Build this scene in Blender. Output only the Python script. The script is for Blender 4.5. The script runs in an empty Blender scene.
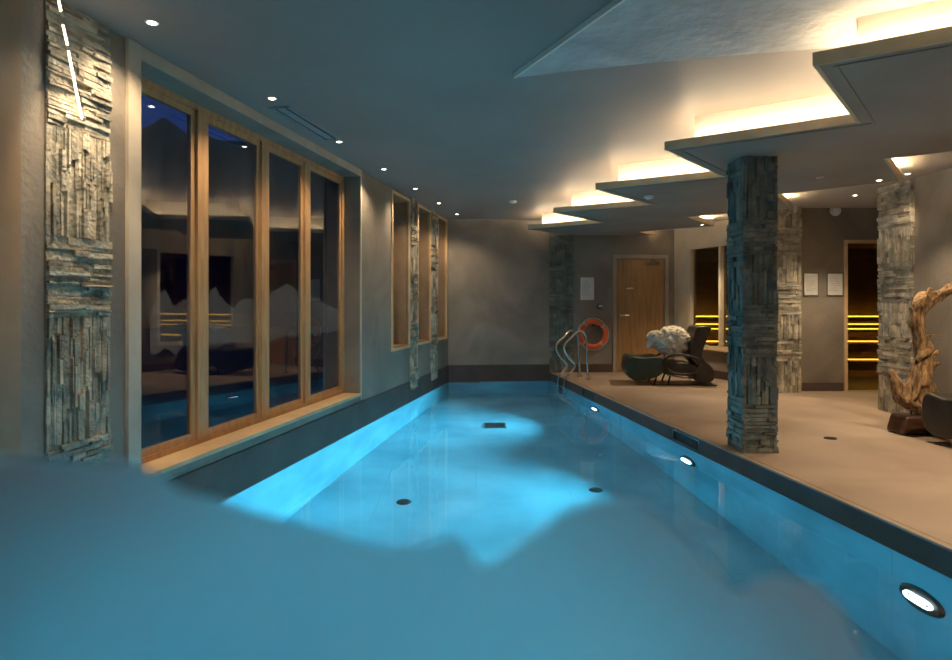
import bpy, bmesh, math, random
from mathutils import Vector, Matrix, noise
from mathutils.geometry import tessellate_polygon
random.seed(7)
SC = bpy.context.scene
COL = SC.collection
F = 635.0; CZ = 1.25; HV = 303.0

# ------------------------------------------------------------------ materials
def new_mat(name):
    m = bpy.data.materials.new(name); m.use_nodes = True
    nt = m.node_tree
    return m, nt, nt.nodes['Principled BSDF']

def noisy(name, c1, c2, scale=3.0, rough=0.6, bump=0.0, bscale=None, detail=6, stretch=None, spec=0.5, metal=0.0, island=0.0, distort=0.0):
    m, nt, b = new_mat(name)
    N = nt.nodes; L = nt.links
    tc = N.new('ShaderNodeTexCoord'); mp = N.new('ShaderNodeMapping')
    L.new(tc.outputs['Object'], mp.inputs['Vector'])
    if stretch: mp.inputs['Scale'].default_value = stretch
    n = N.new('ShaderNodeTexNoise'); n.inputs['Scale'].default_value = scale; n.inputs['Detail'].default_value = detail
    n.inputs['Distortion'].default_value = distort
    L.new(mp.outputs[0], n.inputs['Vector'])
    r = N.new('ShaderNodeValToRGB')
    r.color_ramp.elements[0].position = 0.32; r.color_ramp.elements[1].position = 0.68
    r.color_ramp.elements[0].color = (*c1, 1); r.color_ramp.elements[1].color = (*c2, 1)
    L.new(n.outputs['Fac'], r.inputs['Fac'])
    out = r.outputs['Color']
    if island:
        g = N.new('ShaderNodeNewGeometry'); mm = N.new('ShaderNodeMapRange')
        mm.inputs['To Min'].default_value = 1 - island; mm.inputs['To Max'].default_value = 1 + island
        L.new(g.outputs['Random Per Island'], mm.inputs['Value'])
        vm = N.new('ShaderNodeVectorMath'); vm.operation = 'SCALE'
        L.new(out, vm.inputs[0]); L.new(mm.outputs[0], vm.inputs['Scale']); out = vm.outputs[0]
    L.new(out, b.inputs['Base Color'])
    b.inputs['Roughness'].default_value = rough; b.inputs['Metallic'].default_value = metal
    b.inputs['Specular IOR Level'].default_value = spec
    if bump:
        n2 = N.new('ShaderNodeTexNoise'); n2.inputs['Scale'].default_value = bscale or scale * 6; n2.inputs['Detail'].default_value = 8
        L.new(mp.outputs[0], n2.inputs['Vector'])
        bp = N.new('ShaderNodeBump'); bp.inputs['Strength'].default_value = bump; bp.inputs['Distance'].default_value = 0.02
        L.new(n2.outputs['Fac'], bp.inputs['Height']); L.new(bp.outputs[0], b.inputs['Normal'])
    return m

def emis(name, col, s):
    m, nt, b = new_mat(name)
    b.inputs['Base Color'].default_value = (.8, .8, .8, 1)
    b.inputs['Emission Color'].default_value = (*col, 1); b.inputs['Emission Strength'].default_value = s
    return m

WARM = (1.0, .75, .46)
M = {}
M['plaster'] = noisy('taupe_plaster', (.145, .120, .094), (.29, .25, .20), 1.0, .62, .25, 30, distort=.6)
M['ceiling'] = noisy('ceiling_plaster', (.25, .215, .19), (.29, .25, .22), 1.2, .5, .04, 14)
M['sail'] = noisy('textured_plaster', (.36, .35, .33), (.52, .51, .48), 2.2, .6, .5, 16, distort=1.2)
M['soffit'] = noisy('soffit_plaster', (.20, .175, .145), (.27, .24, .20), 1.2, .6, .08, 20)
M['edge'] = noisy('pale_edge_wood', (.44, .35, .22), (.54, .44, .29), 6, .55)
M['jamb'] = noisy('dark_jamb_wood', (.24, .155, .09), (.30, .20, .12), 5, .5)
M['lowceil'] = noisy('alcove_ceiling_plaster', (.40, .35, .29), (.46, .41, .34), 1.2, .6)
M['cream'] = noisy('cream_board', (.56, .46, .32), (.64, .53, .38), 4, .55)
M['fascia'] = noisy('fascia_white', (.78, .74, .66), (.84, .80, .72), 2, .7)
M['band'] = noisy('dark_slate_tile', (.056, .036, .028), (.090, .060, .047), 3, .55, .15, 40)
M['deck'] = noisy('sandstone_floor', (.30, .215, .155), (.42, .315, .235), 1.3, .42, .12, 60, distort=.5)
M['stone'] = noisy('split_slate', (.23, .215, .175), (.53, .46, .34), 9, .8, .9, 45, island=.35)
M['stone_green'] = noisy('split_slate_green', (.085, .098, .085), (.215, .215, .175), 7, .75, .8, 40, island=.28)
M['wood'] = noisy('larch_wood', (.37, .195, .085), (.53, .30, .135), 7, .42, .1, 60, stretch=(3, 3, .5))
M['pale'] = noisy('pale_post', (.43, .36, .27), (.54, .46, .35), 5, .55)
M['sill'] = noisy('sill_wood', (.56, .38, .20), (.70, .49, .28), 5, .45, .05, 40)
M['door'] = noisy('oak_door', (.25, .13, .05), (.38, .21, .085), 5, .45, .05, 60, stretch=(4, 4, .4))
M['doorframe'] = noisy('door_frame_paint', (.30, .26, .20), (.36, .31, .25), 4, .5)
M['black'] = noisy('black_leather', (.012, .010, .009), (.035, .028, .024), 6, .38, .2, 50)
M['green'] = noisy('dark_green_leather', (.012, .028, .022), (.022, .045, .036), 6, .35, .2, 50)
M['towel'] = noisy('cream_towel', (.52, .45, .35), (.80, .72, .60), 11, .95, .6, 60)
M['chrome'] = noisy('brushed_steel', (.55, .54, .52), (.70, .69, .66), 20, .2, metal=1.0)
M['darkmetal'] = noisy('dark_metal', (.03, .028, .026), (.06, .055, .05), 20, .35, metal=.8)
M['orange'] = noisy('lifebuoy_orange', (.62, .085, .02), (.75, .13, .03), 6, .5)
M['orangedark'] = noisy('lifebuoy_band', (.45, .30, .22), (.55, .38, .28), 6, .5)
M['paper'] = noisy('paper', (.62, .60, .56), (.70, .68, .63), 4, .8)
M['ink'] = noisy('ink', (.25, .24, .23), (.32, .31, .30), 4, .8)
M['white'] = noisy('white_plastic', (.7, .69, .66), (.76, .75, .72), 4, .5)
M['drift'] = noisy('driftwood', (.055, .025, .010), (.46, .27, .115), 7, .6, .9, 30, stretch=(3, 3, .8), distort=1.5)
M['driftblock'] = noisy('dark_wood_block', (.030, .012, .007), (.085, .035, .018), 4, .35, .15, 30, stretch=(1, 1, 4))
M['sauna'] = noisy('sauna_wood', (.10, .05, .018), (.17, .09, .035), 4, .55, .1, 30, stretch=(1, 1, 8))
M['bench'] = noisy('bench_wood', (.38, .22, .08), (.52, .32, .13), 4, .5, stretch=(.5, 3, 3))
M['rock'] = noisy('mountain_rock', (.006, .007, .008), (.011, .012, .014), .05, .95)
M['night'] = noisy('night_ground', (.012, .014, .016), (.02, .022, .025), .2, .95)
M['grille'] = noisy('grille', (.02, .02, .02), (.035, .035, .035), 8, .6)
M['vent'] = noisy('vent_paint', (.25, .27, .28), (.30, .32, .33), 8, .5)
M['led'] = emis('warm_led', WARM, 66)
M['led_deck'] = emis('warm_led_bright', WARM, 170)
M['reflection_glow'] = emis('warm_reflection_glow', (1, .86, .66), 14)  # reflected lamp light put in as emission
M['spot'] = emis('downlight_glow', (1, .87, .68), 22)
M['poollamp'] = emis('pool_lamp_glow', (.62, .88, 1.0), 10)
M['yellow'] = emis('sauna_led', (1.0, .66, .06), 4.0)

# pool tile
m, nt, b = new_mat('pool_tile'); N = nt.nodes; L = nt.links
tc = N.new('ShaderNodeTexCoord'); n = N.new('ShaderNodeTexNoise'); n.inputs['Scale'].default_value = 1.3; n.inputs['Detail'].default_value = 4
L.new(tc.outputs['Object'], n.inputs['Vector'])
r = N.new('ShaderNodeValToRGB'); r.color_ramp.elements[0].position = .35; r.color_ramp.elements[1].position = .65
r.color_ramp.elements[0].color = (.17, .40, .47, 1); r.color_ramp.elements[1].color = (.29, .59, .66, 1)
L.new(n.outputs['Fac'], r.inputs['Fac'])
br = N.new('ShaderNodeTexBrick'); br.offset = 0; br.inputs['Scale'].default_value = 1; br.inputs['Brick Width'].default_value = .9; br.inputs['Row Height'].default_value = .9
br.inputs['Mortar Size'].default_value = .004; br.inputs['Mortar'].default_value = (.21, .45, .52, 1)
L.new(tc.outputs['Object'], br.inputs['Vector'])
L.new(r.outputs[0], br.inputs['Color1']); L.new(r.outputs[0], br.inputs['Color2'])
L.new(br.outputs['Color'], b.inputs['Base Color']); b.inputs['Roughness'].default_value = .5
M['tile'] = m

# water surface: a smooth refracting boundary
m = bpy.data.materials.new('pool_water'); m.use_nodes = True; nt = m.node_tree; N = nt.nodes; L = nt.links
N.remove(N['Principled BSDF'])
g = N.new('ShaderNodeBsdfGlass'); g.inputs['IOR'].default_value = 1.33; g.inputs['Roughness'].default_value = .02
g.inputs['Color'].default_value = (.93, .985, 1, 1)
tc = N.new('ShaderNodeTexCoord'); n = N.new('ShaderNodeTexNoise'); n.inputs['Scale'].default_value = 1.6; n.inputs['Detail'].default_value = 2
bp = N.new('ShaderNodeBump'); bp.inputs['Strength'].default_value = .10; bp.inputs['Distance'].default_value = .02
L.new(tc.outputs['Object'], n.inputs['Vector']); L.new(n.outputs['Fac'], bp.inputs['Height']); L.new(bp.outputs[0], g.inputs['Normal'])
L.new(g.outputs[0], N['Material Output'].inputs['Surface'])
M['water'] = m

def glassmat(name, col, rough, ior=1.45):
    m, nt, b = new_mat(name)
    b.inputs['Base Color'].default_value = (*col, 1); b.inputs['Roughness'].default_value = rough
    b.inputs['IOR'].default_value = ior; b.inputs['Transmission Weight'].default_value = 1.0
    return m
M['glass'] = glassmat('window_glass', (.80, .84, .90), 0.0, 1.75)
M['bronze'] = glassmat('bronze_glass', (.72, .58, .38), 0.0)
# frosted glass: scatters light while letting some through
m, nt, b = new_mat('frosted_glass'); N = nt.nodes; L = nt.links
b.inputs['Base Color'].default_value = (.96, .79, .74, 1); b.inputs['Roughness'].default_value = .62
b.inputs['IOR'].default_value = 1.3; b.inputs['Transmission Weight'].default_value = .88
M['frost'] = m
m, nt, b = new_mat('reflection_decal'); b.inputs['Base Color'].default_value = (.42, .40, .38, 1); b.inputs['Roughness'].default_value = .9  # ridge shapes mirrored in the glass, put in as pale grey colour
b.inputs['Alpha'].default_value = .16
M['ridge_reflection'] = m

# ------------------------------------------------------------------ helpers
def obj(name, bm, mat, parent=None, smooth=False):
    me = bpy.data.meshes.new(name)
    bmesh.ops.recalc_face_normals(bm, faces=bm.faces[:])
    bm.to_mesh(me); bm.free()
    if smooth:
        for p in me.polygons: p.use_smooth = True
    me.materials.append(M[mat] if isinstance(mat, str) else mat)
    o = bpy.data.objects.new(name, me); COL.objects.link(o)
    if parent: o.parent = parent; o.matrix_parent_inverse = Matrix.Translation(parent.location).inverted() if parent.location.length else Matrix()
    return o

def thing(name, label, cat, loc=(0, 0, 0), group=None):
    o = bpy.data.objects.new(name, None); COL.objects.link(o)
    o.location = loc; o['label'] = label; o['category'] = cat; o['kind'] = 'thing'; o.empty_display_size = .1
    if group: o['group'] = group
    return o
def tag(o, label, cat, group=None):
    o['label'] = label; o['category'] = cat; o['kind'] = 'thing'
    if group: o['group'] = group
    return o
def struct(o, label=None, cat=None):
    o['kind'] = 'structure'
    if label: o['label'] = label
    if cat: o['category'] = cat
    return o
def sroot(name, label, cat, loc=(0, 0, 0)):
    o = thing(name, label, cat, loc); o['kind'] = 'structure'; return o
def dup(root, loc, rotz=None, label=None, group=None):
    r = root.copy(); COL.objects.link(r); r.location = loc
    if rotz is not None: r.rotation_euler = (0, 0, rotz)
    if label: r['label'] = label
    if group: r['group'] = group
    for ch in list(root.children):
        c = ch.copy(); COL.objects.link(c); c.parent = r
        for g in ch.children:
            d = g.copy(); COL.objects.link(d); d.parent = c
    return r

def hexa(bm, pts):
    v = [bm.verts.new(p) for p in pts]
    for f in ((0, 3, 2, 1), (4, 5, 6, 7), (0, 1, 5, 4), (1, 2, 6, 5), (2, 3, 7, 6), (3, 0, 4, 7)):
        bm.faces.new([v[i] for i in f])
    return v
def box(bm, x0, x1, y0, y1, z0, z1):
    return hexa(bm, [(x0, y0, z0), (x1, y0, z0), (x1, y1, z0), (x0, y1, z0), (x0, y0, z1), (x1, y0, z1), (x1, y1, z1), (x0, y1, z1)])
def fbox(bm, fr, s0, s1, d0, d1, z0, z1):
    """box in a wall's own frame: s along, d out into the room"""
    o, u, n = fr
    P = lambda s, d, z: (o[0] + u[0] * s + n[0] * d, o[1] + u[1] * s + n[1] * d, z)
    return hexa(bm, [P(s0, d0, z0), P(s1, d0, z0), P(s1, d1, z0), P(s0, d1, z0), P(s0, d0, z1), P(s1, d0, z1), P(s1, d1, z1), P(s0, d1, z1)])
def fp(fr, s, d, z):
    o, u, n = fr
    return Vector((o[0] + u[0] * s + n[0] * d, o[1] + u[1] * s + n[1] * d, z))
def frame(p, q, flip=False):
    u = Vector((q[0] - p[0], q[1] - p[1])); u.normalize()
    n = Vector((u.y, -u.x))
    if flip: n = -n
    return ((p[0], p[1]), (u.x, u.y), (n.x, n.y))
def prism(bm, poly, z0, z1):
    a = [bm.verts.new((x, y, z0)) for x, y in poly]; b = [bm.verts.new((x, y, z1)) for x, y in poly]
    n = len(poly)
    if n <= 4:
        bm.faces.new(a[::-1]); bm.faces.new(b)
    else:
        for t in tessellate_polygon([[Vector((x, y, 0)) for x, y in poly]]):
            bm.faces.new([a[k] for k in t]); bm.faces.new([b[k] for k in t[::-1]])
    for i in range(n): bm.faces.new([a[i], a[(i + 1) % n], b[(i + 1) % n], b[i]])
def bev(bm, w, seg=2):
    bmesh.ops.bevel(bm, geom=bm.edges[:], offset=w, segments=seg, profile=.5, affect='EDGES')
def sweep(bm, pts, rad, seg=12, ridge=0.0, nz=0.0, sub=6, seed=0):
    """tube along a smooth curve through pts, radius per point, optional ridges and noise"""
    P = [Vector(p) for p in pts]; n = len(P); C = []; R = []
    if not hasattr(rad, '__len__'): rad = [rad] * n
    for i in range(n - 1):
        p0 = P[max(i - 1, 0)]; p1 = P[i]; p2 = P[i + 1]; p3 = P[min(i + 2, n - 1)]
        for k in range(sub):
            t = k / sub
            C.append(.5 * ((2 * p1) + (p2 - p0) * t + (2 * p0 - 5 * p1 + 4 * p2 - p3) * t * t + (3 * p1 - p0 - 3 * p2 + p3) * t ** 3))
            R.append(rad[i] * (1 - t) + rad[i + 1] * t)
    C.append(P[-1]); R.append(rad[-1])
    up = Vector((0, 0, 1)); T0 = (C[1] - C[0]).normalized()
    if abs(T0.dot(up)) > .9: up = Vector((0, 1, 0))
    a = T0.cross(up).normalized(); rings = []
    for i, c in enumerate(C):
        T = (C[min(i + 1, len(C) - 1)] - C[max(i - 1, 0)]).normalized()
        a = (a - T * a.dot(T)).normalized(); b2 = T.cross(a)
        ring = []
        for j in range(seg):
            th = 2 * math.pi * j / seg
            rr = R[i] * (1 + ridge * math.sin(5 * th + i * .35 + seed))
            if nz: rr *= 1 + nz * noise.noise(Vector((c.x * 9 + math.cos(th), c.y * 9 + math.sin(th), c.z * 9 + seed)))
            ring.append(bm.verts.new(c + (a * math.cos(th) + b2 * math.sin(th)) * rr))
        rings.append(ring)
    for i in range(len(rings) - 1):
        for j in range(seg):
            bm.faces.new([rings[i][j], rings[i][(j + 1) % seg], rings[i + 1][(j + 1) % seg], rings[i + 1][j]])
    bm.faces.new(rings[0][::-1]); bm.faces.new(rings[-1])
def disc(bm, c, r, h, axis=(0, 0, 1), seg=24, r2=None):
    """short cylinder from c along axis"""
    ax = Vector(axis).normalized(); q = Vector((0, 0, 1)).rotation_difference(ax)
    r2 = r if r2 is None else r2
    A = [bm.verts.new(Vector(c) + q @ Vector((r * math.cos(2 * math.pi * i / seg), r * math.sin(2 * math.pi * i / seg), 0))) for i in range(seg)]
    B = [bm.verts.new(Vector(c) + q @ Vector((r2 * math.cos(2 * math.pi * i / seg), r2 * math.sin(2 * math.pi * i / seg), h))) for i in range(seg)]
    bm.faces.new(A[::-1]); bm.faces.new(B)
    for i in range(seg): bm.faces.new([A[i], A[(i + 1) % seg], B[(i + 1) % seg], B[i]])
def torus(bm, c, R, r, axis, a0=0, a1=2 * math.pi, seg=48, rs=12):
    q = Vector((0, 0, 1)).rotation_difference(Vector(axis).normalized()); full = abs(a1 - a0 - 2 * math.pi) < 1e-4
    rings = []
    for i in range(seg if full else seg + 1):
        t = a0 + (a1 - a0) * i / seg
        rings.append([bm.verts.new(Vector(c) + q @ Vector(((R + r * math.cos(s)) * math.cos(t), (R + r * math.cos(s)) * math.sin(t), r * math.sin(s)))) for s in [2 * math.pi * k / rs for k in range(rs)]])
    m = len(rings)
    for i in range(m if full else m - 1):
        for k in range(rs): bm.faces.new([rings[i][k], rings[i][(k + 1) % rs], rings[(i + 1) % m][(k + 1) % rs], rings[(i + 1) % m][k]])
    if not full: bm.faces.new(rings[0][::-1]); bm.faces.new(rings[-1])

def stones(bm, fr, s0, s1, d, z0, z1, patches=None, fine=1.0, depth=.045):
    """split-face ledger stones laid in patches of flat courses and upright pieces"""
    if patches is None:
        patches = []; z = z0; k = random.randint(0, 1)
        while z < z1 - .02:
            h = random.uniform(.26, .46)
            if z1 - (z + h) < .16: h = z1 - z
            patches.append((z, z + h, 'HV'[k])); z += h; k = 1 - k
    def one(a0, a1, b0, b1):
        g = .0025; dd = d + random.uniform(.006, depth)
        j = lambda: random.uniform(-.003, .003)
        o, u, n = fr
        P = lambda s, e, z: (o[0] + u[0] * s + n[0] * e, o[1] + u[1] * s + n[1] * e, z)
        a0 += g; a1 -= g; b0 += g; b1 -= g
        t = random.uniform(-.006, .006)
        hexa(bm, [P(a0, d - .01, b0), P(a1, d - .01, b0), P(a1, dd + t, b0 + j()), P(a0, dd - t, b0 + j()), P(a0, d - .01, b1), P(a1, d - .01, b1), P(a1, dd + t + j(), b1 + j()), P(a0, dd - t + j(), b1 + j())])
    for (pz0, pz1, kind) in patches:
        if kind == 'H':
            z = pz0
            while z < pz1 - .004:
                h = random.uniform(.018, .05) * fine
                if pz1 - (z + h) < .015: h = pz1 - z
                s = s0
                while s < s1 - .004:
                    w = random.uniform(.07, .30)
                    if s1 - (s + w) < .05: w = s1 - s
                    one(s, s + w, z, z + h); s += w
                z += h
        else:
            s = s0
            while s < s1 - .004:
                w = random.uniform(.02, .05) * fine
                if s1 - (s + w) < .015: w = s1 - s
                z = pz0
                while z < pz1 - .004:
                    h = random.uniform(.05, .26)
                    if pz1 - (z + h) < .05: h = pz1 - z
                    one(s, s + w, z, z + h); z += h
                s += w

# ------------------------------------------------------------------ frames of the walls
LW = ((-2.659, 0.0), (.18866, .98204), (.98204, -.18866))        # long window wall
def sY(Y, d=0): return (Y + .18866 * d) / .98204
BACK_A = (-.53, 11.28); BACK_B = (3.62, 11.6)
CEIL = 2.74; SOF = 2.47; LOWC = 2.60; WZ = -.15; PZ = -1.50

# left wall with its openings
bm = bmesh.new()
big = (sY(3.67), sY(7.09), .215, 2.664)
nar = [(sY(8.19), sY(8.90), .66, 2.67), (sY(9.36), sY(10.02), .66, 2.67), (sY(10.49), sY(11.10), .66, 2.67)]
near = (-.6, sY(2.80), .215, 2.664)
openings = [near, big] + nar
s = -1.7
for (a, b_, z0, z1) in openings:
    fbox(bm, LW, s, a, -.40, 0, WZ, CEIL + .2)
    fbox(bm, LW, a, b_, -.40, 0, WZ, z0); fbox(bm, LW, a, b_, -.40, 0, z1, CEIL + .2)
    s = b_
fbox(bm, LW, s, 11.9, -.40, 0, WZ, CEIL + .2)
struct(obj('wall_left', bm, 'plaster'))
bm = bmesh.new(); fbox(bm, LW, -1.5, 11.5, -.01, .012, -.16, .148)
struct(obj('baseboard_left', bm, 'band'))

# back wall
BK = frame(BACK_A, BACK_B)
bl = math.hypot(BACK_B[0] - BACK_A[0], BACK_B[1] - BACK_A[1])
def sX(X): return (X - BACK_A[0]) / BK[1][0]
bm = bmesh.new()
DX0, DX1, DZ = 2.54, 3.44, 2.06
fbox(bm, BK, -.6, sX(DX0), -.3, 0, -.3, CEIL + .2); fbox(bm, BK, sX(DX0), sX(DX1), -.3, 0, DZ, CEIL + .2)
fbox(bm, BK, sX(DX1), bl + .05, -.3, 0, -.3, CEIL + .2)
struct(obj('wall_back', bm, 'plaster'))
bm = bmesh.new(); fbox(bm, BK, .02, sX(DX0) - .08, 0, .012, -.16, .148)
struct(obj('baseboard_back', bm, 'band'))

# sauna front wall (angled) with window, alcove wall with glass door
SW = frame(BACK_B, (4.5, 9.02)); SWn = ((SW[0]), SW[1], (-SW[2][0], -SW[2][1]))
# the frame normal has to point into the pool room (towards -x)
SW = SW if SW[2][0] < 0 else SWn
sl = math.hypot(4.5 - BACK_B[0], 9.02 - BACK_B[1])
a0, a1 = .42, 1.95
bm = bmesh.new()
fbox(bm, SW, 0, a0, -.12, 0, 0, LOWC + .1); fbox(bm, SW, a0, a1, -.12, 0, 0, .48); fbox(bm, SW, a0, a1, -.12, 0, 2.24, LOWC + .1)
fbox(bm, SW, a1, sl, -.12, 0, 0, LOWC + .1)
struct(obj('wall_sauna', bm, 'plaster'))
bm = bmesh.new(); fbox(bm, SW, .02, sl - .3, 0, .012, 0, .13)
struct(obj('baseboard_sauna', bm, 'band'))
GX0, GX1 = 5.27, 6.02
bm = bmesh.new()
box(bm, 4.5, GX0, 9.02, 9.14, 0, LOWC + .1); box(bm, GX0, GX1, 9.02, 9.14, 2.10, LOWC + .1); box(bm, GX1, 6.7, 9.02, 9.14, 0, LOWC + .1)
struct(obj('wall_alcove', bm, 'plaster'))
bm = bmesh.new(); box(bm, 4.5, GX0 - .06, 9.005, 9.02, 0, .12)
struct(obj('baseboard_alcove', bm, 'band'))
# right wall and the rest of the shell
bm = bmesh.new(); box(bm, 4.75, 4.95, -1.6, 7.42, 0, LOWC + .2); box(bm, 4.95, 6.7, 7.22, 7.42, 0, LOWC + .2); box(bm, 6.6, 6.75, 7.3, 9.1, 0, LOWC + .2)
struct(obj('wall_right', bm, 'plaster'))
bm = bmesh.new(); box(bm, -3.4, 4.95, -1.75, -1.6, -.3, CEIL + .2)
struct(obj('wall_rear', bm, 'plaster'))
# sauna room shell
bm = bmesh.new()
box(bm, 3.5, 9.0, 12.3, 12.4, 0, 2.3); box(bm, 9.0, 9.1, 9.0, 12.4, 0, 2.3)
box(bm, 6.7, 9.0, 9.02, 9.14, 0, 2.3)
struct(obj('wall_sauna_interior', bm, 'sauna'))
bm = bmesh.new(); prism(bm, [(3.8, 11.55), (4.68, 9.16), (9.05, 9.16), (9.05, 12.35), (3.5, 12.35)], 2.3, 2.36)
struct(obj('ceiling_sauna', bm, 'sauna'))

# ceilings
split = [(3.1, -1.7), (3.1, 4.5), (2.33, 11.75)]
bm = bmesh.new(); prism(bm, [(-3.4, -1.7), split[0], split[1], split[2], (-1.0, 11.75)], CEIL, CEIL + .15)
struct(obj('ceiling', bm, 'ceiling'))
bm = bmesh.new(); prism(bm, [split[0], (6.8, -1.7), (6.8, 9.1), (9.1, 9.1), (9.1, 12.4), (2.33, 12.4), split[2], split[1]], LOWC, CEIL + .15)
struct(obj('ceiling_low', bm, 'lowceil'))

# zigzag dropped soffit
LB = [(1.62, 11.38), (.88, 10.45), (1.93, 9.62), (1.07, 8.54), (2.17, 7.87), (1.31, 6.80), (2.405, 6.12), (1.53, 5.05), (2.60, 4.29), (1.755, 3.255), (2.86, 2.53), (2.0, 1.50), (3.05, .8), (3.05, -1.6)]
RB = [(4.75, -1.6), (4.75, 4.42), (3.44, 5.36), (4.22, 6.33), (3.36, 7.13), (4.02, 8.14), (2.98, 8.98), (3.74, 10.05), (2.77, 10.87), (3.24, 11.5)]
poly = LB + RB
bm = bmesh.new()
def clean_prism(bm, poly, z0, z1):
    prism(bm, poly, z0, z1)
clean_prism(bm, poly, SOF, SOF + .05)
soff = sroot('ceiling_soffit', 'dropped zigzag plaster ceiling with wooden edges over the pool deck', 'ceiling')
obj('panel', bm, 'soffit', soff)
def inset(line, d, side):
    out = []
    for i, p in enumerate(line):
        p = Vector(p); ns = []
        for a, b_ in ((i - 1, i), (i, i + 1)):
            if a >= 0 and b_ < len(line):
                t = (Vector(line[b_]) - Vector(line[a])).normalized(); ns.append(Vector((t.y, -t.x)) * side)
        if len(ns) == 1: out.append(p + ns[0] * d)
        else:
            k = (ns[0] + ns[1]); k.normalize(); out.append(p + k * d / max(.3, k.dot(ns[0])))
    return [(q.x, q.y) for q in out]
# walking LB towards the camera the soffit lies on the left hand: side = -1 ; RB walks away, also left hand
def ribbon(bm, line, d0, d1, side, z0, z1):
    A = inset(line, d0, side); B = inset(line, d1, side)
    for i in range(len(line) - 1):
        hexa(bm, [(*A[i], z0), (*A[i + 1], z0), (*B[i + 1], z0), (*B[i], z0), (*A[i], z1), (*A[i + 1], z1), (*B[i + 1], z1), (*B[i], z1)])
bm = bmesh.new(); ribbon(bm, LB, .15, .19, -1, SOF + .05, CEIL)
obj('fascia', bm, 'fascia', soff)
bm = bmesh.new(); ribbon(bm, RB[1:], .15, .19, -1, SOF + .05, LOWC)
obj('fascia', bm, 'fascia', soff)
bm = bmesh.new(); ribbon(bm, LB, -.022, 0.0, -1, SOF - .004, SOF + .062)
obj('edge_trim', bm, 'edge', soff)
bm = bmesh.new(); ribbon(bm, RB[1:], -.022, 0.0, -1, SOF - .004, SOF + .062)
obj('edge_trim', bm, 'edge', soff)
# shallow shadow groove board along the underside of each edge
bm = bmesh.new(); ribbon(bm, LB, .055, .075, -1, SOF - .006, SOF + .004)
obj('underside_bead', bm, 'soffit', soff)
# led strips lying on the ledge, one per straight edge
def led_line(line, tagname, names, off=.075, lm='led'):
    A = inset(line, off, -1); B = inset(line, off + .02, -1)
    for i in range(len(line) - 1):
        a = Vector(A[i]).lerp(Vector(A[i + 1]), .04); a2 = Vector(A[i]).lerp(Vector(A[i + 1]), .96)
        b_ = Vector(B[i]).lerp(Vector(B[i + 1]), .04); b2 = Vector(B[i]).lerp(Vector(B[i + 1]), .96)
        bm = bmesh.new(); z = SOF + .0502
        hexa(bm, [(*a, z), (*a2, z), (*b2, z), (*b_, z), (*a, z + .01), (*a2, z + .01), (*b2, z + .01), (*b_, z + .01)])
        tag(obj('led_strip', bm, lm), names, 'light strip', tagname)
led_line(LB[:-1], 'light strips on the poolside soffit ledge', 'warm light strip on the zigzag ledge facing the pool')
led_line(RB[1:], 'light strips on the deck side soffit ledge', 'warm light strip on the zigzag ledge facing the sauna', .02, 'led_deck')

# textured plaster sail under the ceiling
sail = [(.253, 4.12), (.53, 4.02), (.84, 3.925), (1.334, 3.785), (2.17, 3.60), (1.94, 3.25), (2.85, 2.66), (2.85, 2.3), (1.02, 2.3), (.718, 3.06)]
bm = bmesh.new(); prism(bm, sail, CEIL - .030, CEIL)
sp = obj('ceiling_sail', bm, 'sail'); tag(sp, 'pointed pale textured plaster panel fixed under the ceiling above the pool', 'ceiling panel')
bm = bmesh.new()
for p, q in (((1.02, 2.3), (.718, 3.06)), ((.718, 3.06), (.253, 4.12))):
    fr = frame(p, q); l = math.hypot(q[0] - p[0], q[1] - p[1]); fbox(bm, fr, 0, l, -.012, 0, CEIL - .033, CEIL)
obj('edge_bead', bm, 'fascia', sp)

# ------------------------------------------------------------------ pool
def rx(Y): return 2.827 - .13 * Y
def lx(Y): return .19211 * Y - 2.659
PY0, PY1 = 1.0, 11.30
pool = [(lx(PY0), PY0), (rx(PY0), PY0), (rx(11.42), 11.42), (-.49, 11.285)]
pr = thing('swimming_pool', 'tapering indoor swimming pool glowing blue between window wall and stone deck', 'swimming pool', (.3, 6, PZ))
bm = bmesh.new()
prism(bm, pool, PZ - .15, PZ)
LWp = frame((lx(PY0), PY0), (lx(11.3), 11.3)); n_ = 10.5
for p, q in ((pool[0], pool[3]), (pool[3], pool[2]), (pool[2], pool[1]), (pool[1], pool[0])):
    f_ = frame(p, q); l = math.hypot(q[0] - p[0], q[1] - p[1])
    fbox(bm, f_, 0, l, -.15, 0, PZ - .15, WZ + .002)
basin = obj('basin', bm, 'tile', pr)
bm = bmesh.new(); v = [bm.verts.new((x, y, WZ)) for x, y in pool]; bm.faces.new(v)
for f in bm.faces:
    f.normal_update()
    if f.normal.z < 0: f.normal_flip()
me = bpy.data.meshes.new('water'); bm.to_mesh(me); bm.free(); me.materials.append(M['water'])
w = bpy.data.objects.new('water', me); COL.objects.link(w); w.parent = pr; w.matrix_parent_inverse = Matrix.Translation(pr.location).inverted()
RE = frame((rx(PY0), PY0), (rx(11.4), 11.4)); rl = math.hypot(rx(PY0) - rx(11.4), 10.4)   # d>0 points to +x (deck)
if RE[2][0] < 0: RE = (RE[0], RE[1], (-RE[2][0], -RE[2][1]))
def rs(Y): return (Y - PY0) / RE[1][1]
bm = bmesh.new()
gaps = [(rs(5.86), rs(6.42)), (rs(8.95), rs(9.5))]
s = 0
for a, b_ in gaps + [(rl, rl)]:
    fbox(bm, RE, s, a, 0, .05, WZ, -.012)
    if b_ > a: fbox(bm, RE, a, b_, 0, .05, WZ, -.125); fbox(bm, RE, a, b_, 0, .05, -.025, -.012); fbox(bm, RE, a, b_, .045, .05, -.125, -.025)
    s = b_
obj('coping', bm, 'band', pr)
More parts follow.
